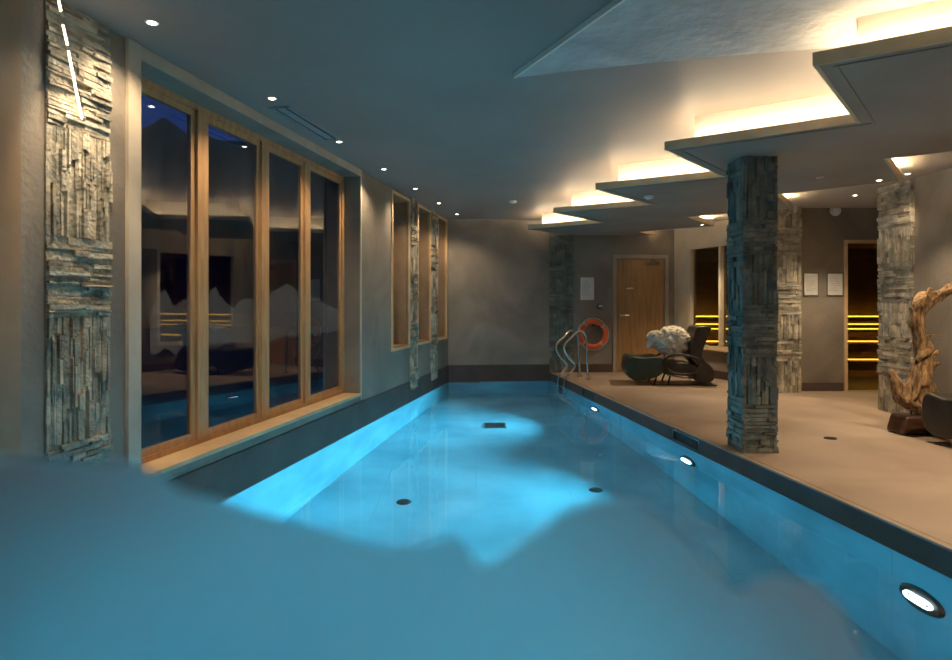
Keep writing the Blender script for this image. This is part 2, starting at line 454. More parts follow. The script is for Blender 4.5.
for i, (a, b_) in enumerate(gaps):
    t = thing('skimmer', ('steel framed skimmer slot in the dark pool edge beside the front stone column', 'steel framed skimmer slot in the dark pool edge near the ladder')[i], 'skimmer', fp(RE, a, 0, -.12), 'skimmer slots in the pool edge')
    bm = bmesh.new()
    for (p, q, z0, z1) in ((a, b_, -.03, -.022), (a, b_, -.128, -.12), (a, a + .012, -.128, -.022), (b_ - .012, b_, -.128, -.022)):
        fbox(bm, RE, p, q, -.006, .01, z0, z1)
    obj('frame', bm, 'chrome', t)
    bm = bmesh.new(); fbox(bm, RE, a + .013, b_ - .013, .02, .03, -.118, -.032); obj('flap', bm, 'black', t)
# pool lamps
lamp_lab = ['large oval underwater lamp at the near end of the right pool wall', 'oval underwater lamp below the skimmer beside the front stone column', 'small bright underwater lamp at the far end of the right pool wall']
for i, Y in enumerate((3.40, 6.09, 8.87)):
    z = (-.65, -.60, -.60)[i]; c = fp(RE, rs(Y), 0, z); nd = Vector((-RE[2][0], -RE[2][1], 0))
    t = thing('pool_lamp', lamp_lab[i], 'lamp', c, 'underwater lamps in the right pool wall')
    bm = bmesh.new(); disc(bm, c, .15, .018, nd, 36, .13); obj('bezel', bm, 'darkmetal', t)
    u = Vector((RE[1][0], RE[1][1], 0))
    bm = bmesh.new()
    up_ = Vector((0, 0, 1)); cc = c + nd * .024; ring = []
    for k in range(33):
        th = 2 * math.pi * k / 32; ct, st = math.cos(th), math.sin(th)
        ring.append(cc + u * (ct * .042 + (.045 if ct > 0.01 else -.045 if ct < -.01 else 0)) + up_ * st * .042)
    sweep(bm, ring, .008, 8, sub=1); sweep(bm, [cc - u * .05, cc, cc + u * .05], .007, 8, sub=2)
    obj('lamp_lens', bm, 'poollamp', t, True)
    ld = bpy.data.lights.new('pool_light', 'AREA'); ld.shape = 'DISK'; ld.size = .16; ld.energy = 68; ld.color = (.15, .70, 1.0); ld.spread = math.radians(104)
    lo = bpy.data.objects.new('pool_light', ld); COL.objects.link(lo); lo.location = c + nd * .05
    lo.rotation_euler = nd.to_track_quat('-Z', 'Y').to_euler(); lo.parent = t; lo.matrix_parent_inverse = Matrix.Translation(t.location).inverted()
# floor drains: found by following the refracted ray down to the pool floor
def under(u_, v_):
    Y = F * 1.40 / (v_ - HV); X = (u_ - 476) * Y / F; d = Vector((X, Y)); inc = math.atan(d.length / 1.40)
    rr = math.asin(math.sin(inc) / 1.33); e = d.normalized() * (1.35 * math.tan(rr))
    return X + e.x, Y + e.y
x, y = under(404, 502); bm = bmesh.new(); disc(bm, (x, y, PZ), .07, .02, seg=28, r2=.055); disc(bm, (x, y, PZ + .02), .035, .01, seg=20)
tag(obj('floor_drain', bm, 'grille'), 'round dark floor inlet on the pool bottom nearer the window side', 'drain')
x, y = under(596, 490); bm = bmesh.new(); disc(bm, (x, y, PZ), .07, .02, seg=28, r2=.055); disc(bm, (x, y, PZ + .02), .035, .01, seg=20)
tag(obj('floor_drain', bm, 'grille'), 'round dark floor inlet on the pool bottom nearer the deck side', 'drain')
x, y = under(495, 425.5); t = thing('drain_grate', 'rectangular dark drain grate in the middle of the pool bottom', 'drain', (x, y, PZ))
bm = bmesh.new(); box(bm, x - .15, x + .15, y - .16, y - .13, PZ, PZ + .02); box(bm, x - .15, x + .15, y + .13, y + .16, PZ, PZ + .02); box(bm, x - .15, x - .12, y - .13, y + .13, PZ, PZ + .02); box(bm, x + .12, x + .15, y - .13, y + .13, PZ, PZ + .02)
obj('frame', bm, 'band', t)
bm = bmesh.new()
for k in range(9): box(bm, x - .12, x + .12, y - .12 + k * .028, y - .105 + k * .028, PZ, PZ + .012)
obj('grate', bm, 'grille', t)

# deck floor (two slabs, one object)
bm = bmesh.new()
prism(bm, [(rx(PY0) + .05, PY0), (9.1, PY0), (9.1, 12.4), (3.55, 12.4), (3.55, 11.9), (rx(11.42) + .05, 11.6)], -.20, 0)
prism(bm, [(-3.3, -1.75), (9.1, -1.75), (9.1, PY0), (lx(PY0) - .3, PY0)], -.20, 0)
prism(bm, [(rx(PY0) + .003, PY0), (rx(PY0) + .05, PY0), (rx(11.42) + .05, 11.42), (rx(11.42) + .003, 11.42)], -.0118, 0)
struct(obj('floor', bm, 'deck'))
bm = bmesh.new(); box(bm, 3.10, 3.22, 7.06, 7.10, 0, .004); box(bm, 3.25, 3.30, 7.05, 7.09, 0, .003)
x = (832 - 476) * 5.86 / F
bm.free(); bm = bmesh.new(); disc(bm, (3.27, 5.86, 0), .055, .006, seg=24); disc(bm, (3.27, 5.86, .006), .03, .004, seg=20)
tag(obj('deck_drain', bm, 'darkmetal'), 'small flat metal drain set in the stone deck right of the column', 'drain')

# ------------------------------------------------------------------ big window
W1 = sroot('window_1', 'large four-pane wooden window over the pool with dark glass', 'window', fp(LW, sY(5.3), -.19, .24))
D0, D1 = -.245, -.185
ss = [sY(y, -.185) for y in (3.64, 4.559, 5.42, 6.213, 7.05)]
bm = bmesh.new()
fbox(bm, LW, big[0], big[1], D0, D1, .245, .28); fbox(bm, LW, big[0], big[1], D0, D1, 2.62, 2.664)
fbox(bm, LW, big[0], big[0] + .03, D0, D1, .24, 2.664); fbox(bm, LW, big[1] - .055, big[1], D0, D1, .24, 2.664)
for q in ss[1:-1]: fbox(bm, LW, q - .055, q + .055, D0, D1 + .01, .28, 2.62)
obj('window_frame', bm, 'wood', W1)
edges = [big[0] + .03] + [x for q in ss[1:-1] for x in (q - .055, q + .055)] + [big[1] - .055]
for k in range(4):
    a, b_ = edges[2 * k], edges[2 * k + 1]
    bm = bmesh.new(); e = .048; z0, z1 = .28, 2.62
    for (p, q, y0, y1) in ((a, a + e, z0, z1), (b_ - e, b_, z0, z1), (a + e, b_ - e, z0, z0 + e), (a + e, b_ - e, z1 - e, z1)):
        fbox(bm, LW, p, q, D0 + .01, D1 - .012, y0, y1)
    sa = obj('sash', bm, 'wood', W1)
    bm = bmesh.new(); fbox(bm, LW, a + e, b_ - e, D0 + .028, D0 + .036, z0 + e, z1 - e); obj('pane', bm, 'glass', sa)
    # mirrored mountain silhouette painted onto the pane as a grey see-through decal
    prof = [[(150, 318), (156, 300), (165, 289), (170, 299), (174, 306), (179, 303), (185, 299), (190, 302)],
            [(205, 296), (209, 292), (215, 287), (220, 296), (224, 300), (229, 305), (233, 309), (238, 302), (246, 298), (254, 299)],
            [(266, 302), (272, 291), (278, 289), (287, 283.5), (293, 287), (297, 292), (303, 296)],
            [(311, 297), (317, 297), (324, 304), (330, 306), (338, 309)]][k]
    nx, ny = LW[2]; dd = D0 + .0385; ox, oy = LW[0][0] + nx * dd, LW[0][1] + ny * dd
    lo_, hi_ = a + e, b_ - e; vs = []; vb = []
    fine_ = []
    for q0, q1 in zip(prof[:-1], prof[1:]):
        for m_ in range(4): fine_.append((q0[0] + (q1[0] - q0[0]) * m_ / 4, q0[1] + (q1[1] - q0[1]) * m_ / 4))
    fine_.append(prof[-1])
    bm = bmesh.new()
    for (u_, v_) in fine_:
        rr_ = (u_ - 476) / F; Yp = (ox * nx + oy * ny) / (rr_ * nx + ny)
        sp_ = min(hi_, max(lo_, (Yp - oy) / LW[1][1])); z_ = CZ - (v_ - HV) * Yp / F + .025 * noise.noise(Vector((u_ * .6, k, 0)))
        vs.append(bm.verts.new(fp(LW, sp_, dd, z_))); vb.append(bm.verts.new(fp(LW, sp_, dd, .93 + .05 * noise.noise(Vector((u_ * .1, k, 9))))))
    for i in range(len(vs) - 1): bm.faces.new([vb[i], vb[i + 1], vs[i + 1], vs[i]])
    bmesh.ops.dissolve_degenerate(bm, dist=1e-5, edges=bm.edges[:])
    obj('reflection_decal', bm, 'ridge_reflection', W1)
bm = bmesh.new(); fbox(bm, LW, big[0] + .001, big[1] - .001, D0, .02, .2152, .243); obj('window_sill', bm, 'sill', W1)
bm = bmesh.new()
fbox(bm, LW, big[0] - .10, big[0], -.01, .022, .148, CEIL - .002)
struct(obj('trim_1', bm, 'pale'))
bm = bmesh.new(); fbox(bm, LW, big[0], big[1] + .03, 0, .014, 2.664, CEIL - .002); fbox(bm, LW, big[1], big[1] + .03, 0, .012, .17, 2.664)
struct(obj('trim_2', bm, 'pale'))
# nearest window (only its far post is in view)
W0 = sroot('window_2', 'wooden window post at the left edge beside the stone strip', 'window', fp(LW, near[1], 0, .2))
bm = bmesh.new(); fbox(bm, LW, near[1] - .06, near[1] + .10, -.30, .03, .148, CEIL - .002); fbox(bm, LW, near[0], near[1] - .06, -.24, -.18, .25, .33); fbox(bm, LW, near[0], near[1] - .06, -.24, -.18, 2.56, 2.66)
obj('window_frame', bm, 'jamb', W0)
bm = bmesh.new(); fbox(bm, LW, near[0], near[1] - .06, -.215, -.207, .33, 2.56); obj('pane', bm, 'glass', W0)
# narrow windows
pos = ['first', 'middle', 'last']
for i, (a, b_, z0, z1) in enumerate(nar):
    t = sroot('window_%d' % (3 + i), '%s of three tall narrow recessed windows in the side wall' % pos[i], 'window', fp(LW, (a + b_) / 2, 0, z0))
    bm = bmesh.new(); e = .035
    for (p, q, y0, y1) in ((a - e, a, z0 - e, z1 + e), (b_, b_ + e, z0 - e, z1 + e), (a, b_, z0 - e, z0), (a, b_, z1, z1 + e)):
        fbox(bm, LW, p, q, -.02, .02, y0, y1)
    obj('casing', bm, 'sill', t)
    bm = bmesh.new()
    for (p, q, y0, y1) in ((a, a + .012, z0, z1), (b_ - .012, b_, z0, z1), (a, b_, z0, z0 + .012), (a, b_, z1 - .012, z1)):
        fbox(bm, LW, p, q, -.30, -.02, y0, y1)
    obj('reveal', bm, 'jamb', t)
    bm = bmesh.new()
    for (p, q, y0, y1) in ((a, a + .05, z0, z1), (b_ - .05, b_, z0, z1), (a, b_, z0, z0 + .05), (a, b_, z1 - .05, z1)):
        fbox(bm, LW, p, q, -.35, -.30, y0, y1)
    obj('window_frame', bm, 'wood', t)
    bm = bmesh.new(); fbox(bm, LW, a + .05, b_ - .05, -.33, -.322, z0 + .05, z1 - .05); obj('pane', bm, 'glass', t)

# ------------------------------------------------------------------ stone work
bm = bmesh.new(); s0, s1 = sY(3.05), sY(3.446)
pt = [(.0, .55, 'H'), (.55, 1.18, 'V'), (1.18, 1.58, 'H'), (1.58, 2.12, 'V'), (2.12, CEIL, 'H')]
fbox(bm, LW, s0, s1, -.01, .008, 0, CEIL); stones(bm, LW, s0, s1, .0, .0, CEIL, pt, .65, .032)
tag(obj('stone_strip', bm, 'stone'), 'broad split-stone wall strip left of the large window', 'stone cladding')
for i, (ya, yb) in enumerate(((8.95, 9.30), (10.07, 10.44))):
    bm = bmesh.new(); a, b_ = sY(ya), sY(yb); fbox(bm, LW, a, b_, -.01, .013, .015, CEIL); stones(bm, LW, a, b_, .006, .015, CEIL, depth=.035, fine=.8)
    tag(obj('stone_strip', bm, 'stone'), 'narrow split-stone strip between the %s narrow windows' % ('first and middle', 'middle and last')[i], 'stone cladding')
bm = bmesh.new(); a, b_ = sX((550 - 476) * 11.3 / F), sX((574 - 476) * 11.35 / F)
fbox(bm, BK, a, b_, -.01, .01, .0, CEIL); stones(bm, BK, a, b_, .01, .0, SOF - .01 + .27, depth=.03)
tag(obj('stone_strip', bm, 'stone_green'), 'dark split-stone strip on the back wall behind the pool ladder', 'stone cladding')
def column(x0, x1, y0, y1, z1, label, faces='FLRB', mat='stone_green', z0=0):
    bm = bmesh.new(); k = .02
    box(bm, x0 + k, x1 - k, y0 + k, y1 - k, z0, z1)
    if 'F' in faces: stones(bm, ((x0, y0 + k), (1, 0), (0, -1)), 0, x1 - x0, 0, z0, z1, depth=.03)
    if 'B' in faces: stones(bm, ((x0, y1 - k), (1, 0), (0, 1)), 0, x1 - x0, 0, z0, z1, depth=.03)
    if 'L' in faces: stones(bm, ((x0 + k, y0), (0, 1), (-1, 0)), 0, y1 - y0, 0, z0, z1, depth=.03)
    if 'R' in faces: stones(bm, ((x1 - k, y0), (0, 1), (1, 0)), 0, y1 - y0, 0, z0, z1, depth=.03)
    return tag(obj('stone_column', bm, mat), label, 'column')
column(2.215, 2.505, 5.27, 5.60, SOF, 'free-standing square stone column at the pool edge')
column(4.17, 4.53, 8.84, 9.15, LOWC, 'stone-clad column behind the deck left of the two framed notices', 'FLR', 'stone')
column(4.71, 5.0, 6.88, 7.45, LOWC, 'stone-clad wall end behind the driftwood sculpture', 'FL', 'stone')

# ------------------------------------------------------------------ doors, notices, wall bits
D = sroot('door_1', 'oak door in the back wall behind the lounger', 'door', fp(BK, sX(2.99), 0, 0))
bm = bmesh.new(); a, b_ = sX(DX0), sX(DX1)
fbox(bm, BK, a - .065, a, -.1, .03, 0, DZ + .065); fbox(bm, BK, b_, b_ + .065, -.1, .03, 0, DZ + .065); fbox(bm, BK, a, b_, -.1, .03, DZ, DZ + .065)
obj('door_frame', bm, 'doorframe', D)
bm = bmesh.new(); fbox(bm, BK, a + .004, b_ - .004, -.07, -.02, .006, DZ - .004); leaf = obj('door_leaf', bm, 'door', D)
bm = bmesh.new(); c = fp(BK, a + .10, -.02, 1.03); nn = Vector((BK[2][0], BK[2][1], 0)); uu = Vector((BK[1][0], BK[1][1], 0))
disc(bm, c, .026, .01, nn); sweep(bm, [c, c + nn * .05, c + nn * .055 + uu * .02, c + nn * .055 + uu * .13], .009, 8, sub=3)
obj('handle', bm, 'chrome', leaf)
bm = bmesh.new(); fbox(bm, BK, b_ - .36, b_ - .10, -.02, .03, DZ - .12, DZ - .065); fbox(bm, BK, b_ - .26, b_ - .24, .03, .045, DZ - .10, DZ + .0)
obj('door_closer', bm, 'chrome', leaf)
bm = bmesh.new(); fbox(bm, BK, a + .20, a + .32, -.02, -.014, 1.50, 1.535); obj('name_plate', bm, 'chrome', leaf)

def notice(fr, s, z, w, h, label, grp, frm='chrome'):
    t = thing('framed_notice', label, 'notice', fp(fr, s, 0, z), grp)
    bm = bmesh.new(); fbox(bm, fr, s - w / 2, s + w / 2, 0, .016, z, z + h); bev(bm, .003, 1); obj('frame', bm, frm, t)
    bm = bmesh.new(); fbox(bm, fr, s - w / 2 + .012, s + w / 2 - .012, .0162, .018, z + .012, z + h - .012); p = obj('sheet', bm, 'paper', t)
    bm = bmesh.new(); r = random.Random(s)
    for k in range(9):
        zz = z + h * .82 - k * h * .075; fbox(bm, fr, s - w * .34, s - w * .34 + w * r.uniform(.35, .68), .018, .0184, zz, zz + h * .014)
    obj('printed_lines', bm, 'ink', p)
notice(BK, sX((588 - 476) * 11.38 / F), 1.25 + 2.5 * 11.38 / F, .27, .43, 'white notice sheet on the back wall above the lifebuoy', None)
AL = ((4.5, 9.02), (1, 0), (0, -1))
notice(AL, (810.5 - 476) * 9.02 / F - 4.5, 1.35, .215, .33, 'cream notice board in the alcove nearer the stone column', 'notices beside the glass door')
notice(AL, (834.5 - 476) * 9.02 / F - 4.5, 1.35, .235, .33, 'grey notice board in the alcove nearer the glass door', 'notices beside the glass door')
t = thing('wall_switch', 'small black and white switch on the wall above the lifebuoy', 'switch', fp(BK, sX((600 - 476) * 11.38 / F), 0, 1.13))
s_ = sX((600.5 - 476) * 11.38 / F); bm = bmesh.new(); disc(bm, fp(BK, s_, 0, 1.19), .055, .02, nn); obj('base', bm, 'black', t)
bm = bmesh.new(); fbox(bm, BK, s_ - .02, s_ + .05, .02, .035, 1.175, 1.215); bev(bm, .004, 1); obj('button', bm, 'white', t)

# lifebuoy on the wall
c = fp(BK, sX((594 - 476) * 11.3 / F), .07, 1.25 - 31.5 * 11.3 / F)
t = thing('lifebuoy', 'orange lifebuoy ring hanging on the back wall behind the ladder', 'lifebuoy', c)
bm = bmesh.new(); torus(bm, c, .225, .043, nn); obj('ring', bm, 'orange', t, True)
for k in range(4):
    bm = bmesh.new(); th = math.pi / 4 + k * math.pi / 2; torus(bm, c, .225, .045, nn, th - .09, th + .09, 6); obj('band', bm, 'orangedark', t, True)
bm = bmesh.new(); pts = []
for k in range(33):
    th = k * 2 * math.pi / 32; r_ = .285 if k % 8 else .272
    pts.append(c + uu * math.cos(th + math.pi / 4) * r_ + Vector((0, 0, 1)) * math.sin(th + math.pi / 4) * r_)
sweep(bm, pts, .006, 6, sub=2); obj('rope', bm, 'white', t, True)
bm = bmesh.new(); fbox(bm, BK, sX((594 - 476) * 11.3 / F) - .02, sX((594 - 476) * 11.3 / F) + .02, 0, .09, c.z + .14, c.z + .18); obj('bracket', bm, 'darkmetal', t)

# pool ladder
t = thing('pool_ladder', 'chrome pool ladder with two curved handrails at the far deck edge', 'ladder', (1.7, 10.6, 0))
def rail(Y, xo):
    k = Y / F
    X = lambda u: (u - 476) * k
    Z = lambda v: CZ - (v - HV) * k
    e = [(580 + xo, 378.5), (579 + xo, 360), (578.5 + xo, 342), (577 + xo, 334), (571 + xo, 330.5), (564 + xo, 337), (557.5 + xo, 343.5), (556.5 + xo, 350), (561 + xo, 358), (567 + xo, 366), (568.5 + xo, 374), (568.5 + xo, 384)]
    base = X(e[0][0]); pts = []
    for (u, v) in e: pts.append(Vector((X(u), Y, max(Z(v), 0.0) if v < 375 else Z(v))))
    pts[0].z = 0.0; pts[-1].z = -.7; pts[-2].z = -.02; pts.insert(-1, Vector((pts[-2].x, Y, -.3)))
    return pts
for Y, xo in ((10.75, 0), (10.35, 8)):
    bm = bmesh.new(); pts = rail(Y, xo)
    # keep the in-water leg just clear of the pool wall
    for p in pts[-3:]: p.x = min(p.x, rx(Y) - .03)
    sweep(bm, pts, .019, 10, sub=5); h = obj('handrail', bm, 'chrome', t, True)
    bm = bmesh.new(); disc(bm, pts[0], .045, .012, seg=20); obj('foot_flange', bm, 'chrome', h)
for k in range(3):
    bm = bmesh.new(); z = -.28 - .2 * k; box(bm, rx(10.5) - .10, rx(10.5) - .03, 10.36, 10.74, z, z + .03); obj('rung', bm, 'chrome', t)

# ------------------------------------------------------------------ sauna window, door, benches
S5 = sroot('window_6', 'sauna window with pale wooden frame showing yellow lit benches', 'window', fp(SW, (a0 + a1) / 2, 0, .48))
bm = bmesh.new(); e = .05
for (p, q, y0, y1) in ((a0, a0 + e, .48, 2.24), (a1 - e, a1, .48, 2.24), (a0, a1, .48, .48 + e), (a0, a1, 2.24 - e, 2.24), (1.19, 1.235, .5, 2.2)):
    fbox(bm, SW, p, q, -.11, .006, y0, y1)
obj('window_frame', bm, 'cream', S5)
bm = bmesh.new(); fbox(bm, SW, a0 - .02, a1 + .02, -.02, .06, .455, .485); obj('window_sill', bm, 'sill', S5)
bm = bmesh.new(); fbox(bm, SW, a0 + e, a1 - e, -.07, -.062, .53, 2.19); obj('pane', bm, 'bronze', S5)
bm = bmesh.new(); fbox(bm, SW, .02, a0, 0, .014, .13, LOWC - .002); fbox(bm, SW, a0, sl - .35, 0, .014, 2.24, LOWC - .002)
struct(obj('trim_3', bm, 'cream'))
D2 = sroot('door_2', 'dark glass sauna door in the alcove with yellow lit benches behind', 'door', (GX0, 9.05, 0))
bm = bmesh.new(); box(bm, GX0 - .045, GX0, 9.0, 9.14, 0, 2.145); box(bm, GX1, GX1 + .045, 9.0, 9.14, 0, 2.145); box(bm, GX0, GX1, 9.0, 9.14, 2.10, 2.145)
obj('door_frame', bm, 'sill', D2)
bm = bmesh.new(); box(bm, GX0 + .004, GX1 - .004, 9.06, 9.07, .01, 2.096); gl = obj('pane', bm, 'bronze', D2)
bm = bmesh.new(); sweep(bm, [(5.93, 9.06, .9), (5.93, 9.01, .92), (5.93, 9.01, 1.18), (5.93, 9.06, 1.2)], .012, 8); obj('handle', bm, 'bench', gl)

B = thing('sauna_bench', 'slatted wooden sauna benches with yellow lights behind the dark glass', 'bench', (6.4, 11.9, 0))
for z0, z1, y0 in ((.90, .975, 12.05), (.79, .825, 12.0), (.70, .735, 12.0)):
    bm = bmesh.new(); box(bm, 3.9, 8.9, y0, y0 + .03, z0, z1); obj('back_slat', bm, 'bench', B)
for k in range(4):
    bm = bmesh.new(); box(bm, 3.9, 8.9, 11.42 + k * .14, 11.53 + k * .14, .58, .61); obj('seat_slat', bm, 'bench', B)
for k in range(4):
    bm = bmesh.new(); box(bm, 4.5, 8.9, 10.82 + k * .14, 10.93 + k * .14, .30, .33); obj('seat_slat', bm, 'bench', B)
bm = bmesh.new(); box(bm, 3.9, 8.9, 11.44, 11.47, .36, .52); obj('front_board', bm, 'bench', B)
bm = bmesh.new(); box(bm, 4.5, 8.9, 10.84, 10.87, .10, .25); obj('front_board', bm, 'bench', B)
for k, x in enumerate((4.6, 6.0, 7.4, 8.6)):
    bm = bmesh.new(); box(bm, x, x + .06, 10.95, 12.2, 0.0, .298); obj('support', bm, 'bench', B)
for i, (y, z, h) in enumerate(((12.12, .985, .02), (12.06, .84, .018), (12.06, .75, .018), (11.50, .545, .022), (10.92, .27, .018))):
    bm = bmesh.new(); box(bm, 3.95 if y > 11 else 4.6, 8.85, y, y + .02, z, z + h)
    obj('light_strip', bm, 'yellow', B)

# ------------------------------------------------------------------ loungers
def lounger(name, label, loc, bol='green'):
    t = thing(name, label, 'lounge chair', loc, None)
    def part(n, bm, m, sm=False):
        me_o = obj(n, bm, m, None, sm); me_o.parent = t; return me_o
    # rounded foot bolster
    def pad(prof, w0, w1, name_, mat, r=.05, yshift=0):
        bm = bmesh.new()
        A = [bm.verts.new((x, -w0, z)) for x, z in prof]; Bv = [bm.verts.new((x, w1, z)) for x, z in prof]
        n = len(prof); bm.faces.new(A); bm.faces.new(Bv[::-1])
        for i in range(n): bm.faces.new([A[i], A[(i + 1) % n], Bv[(i + 1) % n], Bv[i]])
        bmesh.ops.recalc_face_normals(bm, faces=bm.faces[:])
        bmesh.ops.bevel(bm, geom=[e for e in bm.edges if abs(e.verts[0].co.y - e.verts[1].co.y) < 1e-5], offset=r, segments=4, profile=.5, affect='EDGES')
        return part(name_, bm, mat, True)
    def loop(ps, sub=5):
        out = []; n = len(ps)
        for i in range(n):
            p0, p1, p2, p3 = (Vector(ps[(i + k - 1) % n]) for k in range(4))
            for k in range(sub):
                tt = k / sub; q = .5 * ((2 * p1) + (p2 - p0) * tt + (2 * p0 - 5 * p1 + 4 * p2 - p3) * tt * tt + (3 * p1 - p0 - 3 * p2 + p3) * tt ** 3)
                out.append((q.x, q.y))
        return out
    pad(loop([(.03, .14), (0, .28), (.05, .44), (.25, .42), (.48, .44), (.56, .36), (.54, .18), (.35, .09), (.15, .07)], 3), .31, .31, 'foot_bolster', bol, .03)
    pad(loop([(.50, .20), (.50, .40), (.70, .36), (.95, .34), (1.04, .30), (1.03, .18), (.85, .15)], 3), .29, .29, 'seat', 'black', .02)
    pad(loop([(1.03, .08), (1.02, .18), (1.07, .28), (.97, .40), (.95, .50), (.99, .68), (1.04, .86), (1.10, .895), (1.26, .90), (1.24, .80), (1.17, .62), (1.13, .47), (1.17, .38), (1.28, .27), (1.31, .16), (1.28, .08), (1.15, .05)], 3), .29, .29, 'backrest', 'black', .02)
    for s_ in (-1, 1):
        bm = bmesh.new(); y = s_ * .33
        sweep(bm, [(1.10, y, .40), (.98, y, .44), (.82, y, .47), (.66, y, .46), (.57, y, .38), (.60, y, .26), (.72, y, .19), (.90, y, .18), (1.03, y, .22), (1.10, y, .34)], .020, 8)
        part('armrest', bm, 'black', True)
    for s_ in (-1, 1):
        for x in (.46, .66):
            bm = bmesh.new(); y = s_ * .22
            sweep(bm, [(x + .02, y, .17), (x, y, .10), (x - .03, y * 1.1, .012)], .014, 8); part('leg', bm, 'darkmetal', True)
    bm = bmesh.new(); box(bm, .40, 1.36, -.25, .25, 0, .014); bev(bm, .005, 1); part('base_plate', bm, 'darkmetal')
    for s_ in (-1, 1):
        bm = bmesh.new(); sweep(bm, [(.62, s_ * .25, .16), (.85, s_ * .25, .12), (1.12, s_ * .25, .10)], .012, 8); part('side_rail', bm, 'chrome', True)
    return t
ch = lounger('lounge_chair', 'dark leather lounger with towel heaped on it near the oak door', (2.31, 9.95, 0))
ch.rotation_euler = (0, 0, math.radians(-6))
c2 = lounger('lounge_chair', 'black rounded lounger end at the right edge beside the driftwood sculpture', (4.34, 5.80, 0), 'black')
c2.rotation_euler = (0, 0, math.radians(-84))
# towel heap
def blob(c, r, seed, fold=.24):
    bm = bmesh.new(); bmesh.ops.create_icosphere(bm, subdivisions=5, radius=1)
    for v in bm.verts:
        p = v.co.copy()
        w_ = noise.turbulence_vector(p * 1.5 + Vector((seed, 0, 0)), 3, False) * .5
        q = p * 2.3 + w_ * 1.7 + Vector((0, seed, 0))
        rdg = 1 - abs(noise.noise(q)) * 2.4; rdg2 = 1 - abs(noise.noise(q * 1.9)) * 2.0
        k = 1 + fold * (rdg - .4) + fold * .3 * (rdg2 - .4)
        v.co = Vector(c) + Vector((p.x * r[0], p.y * r[1], p.z * r[2])) * k
    return bm
bm = blob((3.04, 9.86, .66), (.26, .22, .215), 3)
b2 = blob((2.80, 9.84, .72), (.14, .13, .10), 9)
me2 = bpy.data.meshes.new('tmp'); b2.to_mesh(me2); b2.free(); bm.from_mesh(me2); bpy.data.meshes.remove(me2)
sweep(bm, [(2.84, 9.84, .74), (2.74, 9.83, .66), (2.66, 9.83, .56)], [.08, .07, .03], 12, .2, .4)
tw = obj('towel_heap', bm, 'towel', None, True); tag(tw, 'crumpled cream towel heaped on the dark lounger', 'towel')

# ------------------------------------------------------------------ driftwood sculpture
K = 6.0 / F
def DP(u, v, dy=0): return Vector(((u - 476) * K, 6.08 + dy, CZ - (v - HV) * K))
t = thing('driftwood_sculpture', 'twisted golden driftwood sculpture on a dark block beside the wall', 'sculpture', (4.25, 6.1, 0))
bm = bmesh.new(); box(bm, 4.00, 4.50, 5.98, 6.22, 0.0, .185)
for v in bm.verts:
    if v.co.z > .1: v.co.x += .05 * (1 if v.co.x < 4.2 else -.3); v.co.y *= 1
bev(bm, .035, 4); obj('base_block', bm, 'driftblock', t, True)
for u in (917, 924):
    bm = bmesh.new(); a = DP(u, 403); sweep(bm, [(a.x, a.y, .17), (a.x, a.y, .34)], .008, 8, sub=2); obj('rod', bm, 'darkmetal', t)
bm = bmesh.new()
sweep(bm, [DP(930, 409), DP(922, 408), DP(912, 402), DP(904, 392), DP(899, 380), DP(895.5, 371)], [.05, .075, .085, .075, .045, .025], 16, .16, .5, seed=1)
sweep(bm, [DP(907, 404, -.03), DP(912, 396, -.03), DP(918, 384, -.03), DP(923, 368, -.02), DP(926, 355)], [.045, .06, .065, .05, .04], 14, .2, .5, seed=2)
sweep(bm, [DP(931, 414), DP(929, 400), DP(926, 384), DP(930, 368), DP(928, 350), DP(924, 334), DP(923, 322), DP(926, 311), DP(929, 303)], [.03, .075, .085, .06, .06, .05, .058, .05, .05], 16, .16, .45, seed=3)
sweep(bm, [DP(920, 361, -.05), DP(924, 354, -.06), DP(930, 350, -.07), DP(931, 341, -.06)], [.02, .045, .035, .012], 12, .15, .4, seed=4)
sweep(bm, [DP(921, 330), DP(918, 321, -.03), DP(915, 312, -.04), DP(912.5, 307, -.04)], [.04, .034, .022, .008], 12, .12, .3, seed=5)
sweep(bm, [DP(925, 311), DP(925, 304), DP(931, 299), DP(940, 297), DP(950, 293), DP(962, 288), DP(972, 286)], [.045, .055, .055, .05, .045, .04, .025], 16, .22, .5, seed=6)
sweep(bm, [DP(933, 300, -.02), DP(932, 293, -.04), DP(934, 288, -.04)], [.035, .025, .012], 10, .15, .4, seed=7)
sweep(bm, [DP(942, 299), DP(933, 307), DP(928, 315)], [.03, .035, .03], 10, .15, .4, seed=12)
sweep(bm, [DP(928, 338), DP(936, 336), DP(943, 335)], [.03, .015, .004], 10, .1, .3, seed=8)
sweep(bm, [DP(928, 372), DP(934, 362), DP(940, 356), DP(944, 351)], [.06, .04, .028, .010], 12, .18, .4, seed=9)
sweep(bm, [DP(932, 370), DP(939, 366), DP(947, 364)], [.04, .028, .006], 12, .15, .4, seed=10)
sweep(bm, [DP(929, 380), DP(935, 390), DP(944, 396), DP(949, 395)], [.06, .05, .025, .008], 12, .15, .4, seed=11)
obj('driftwood', bm, 'drift', t, True)

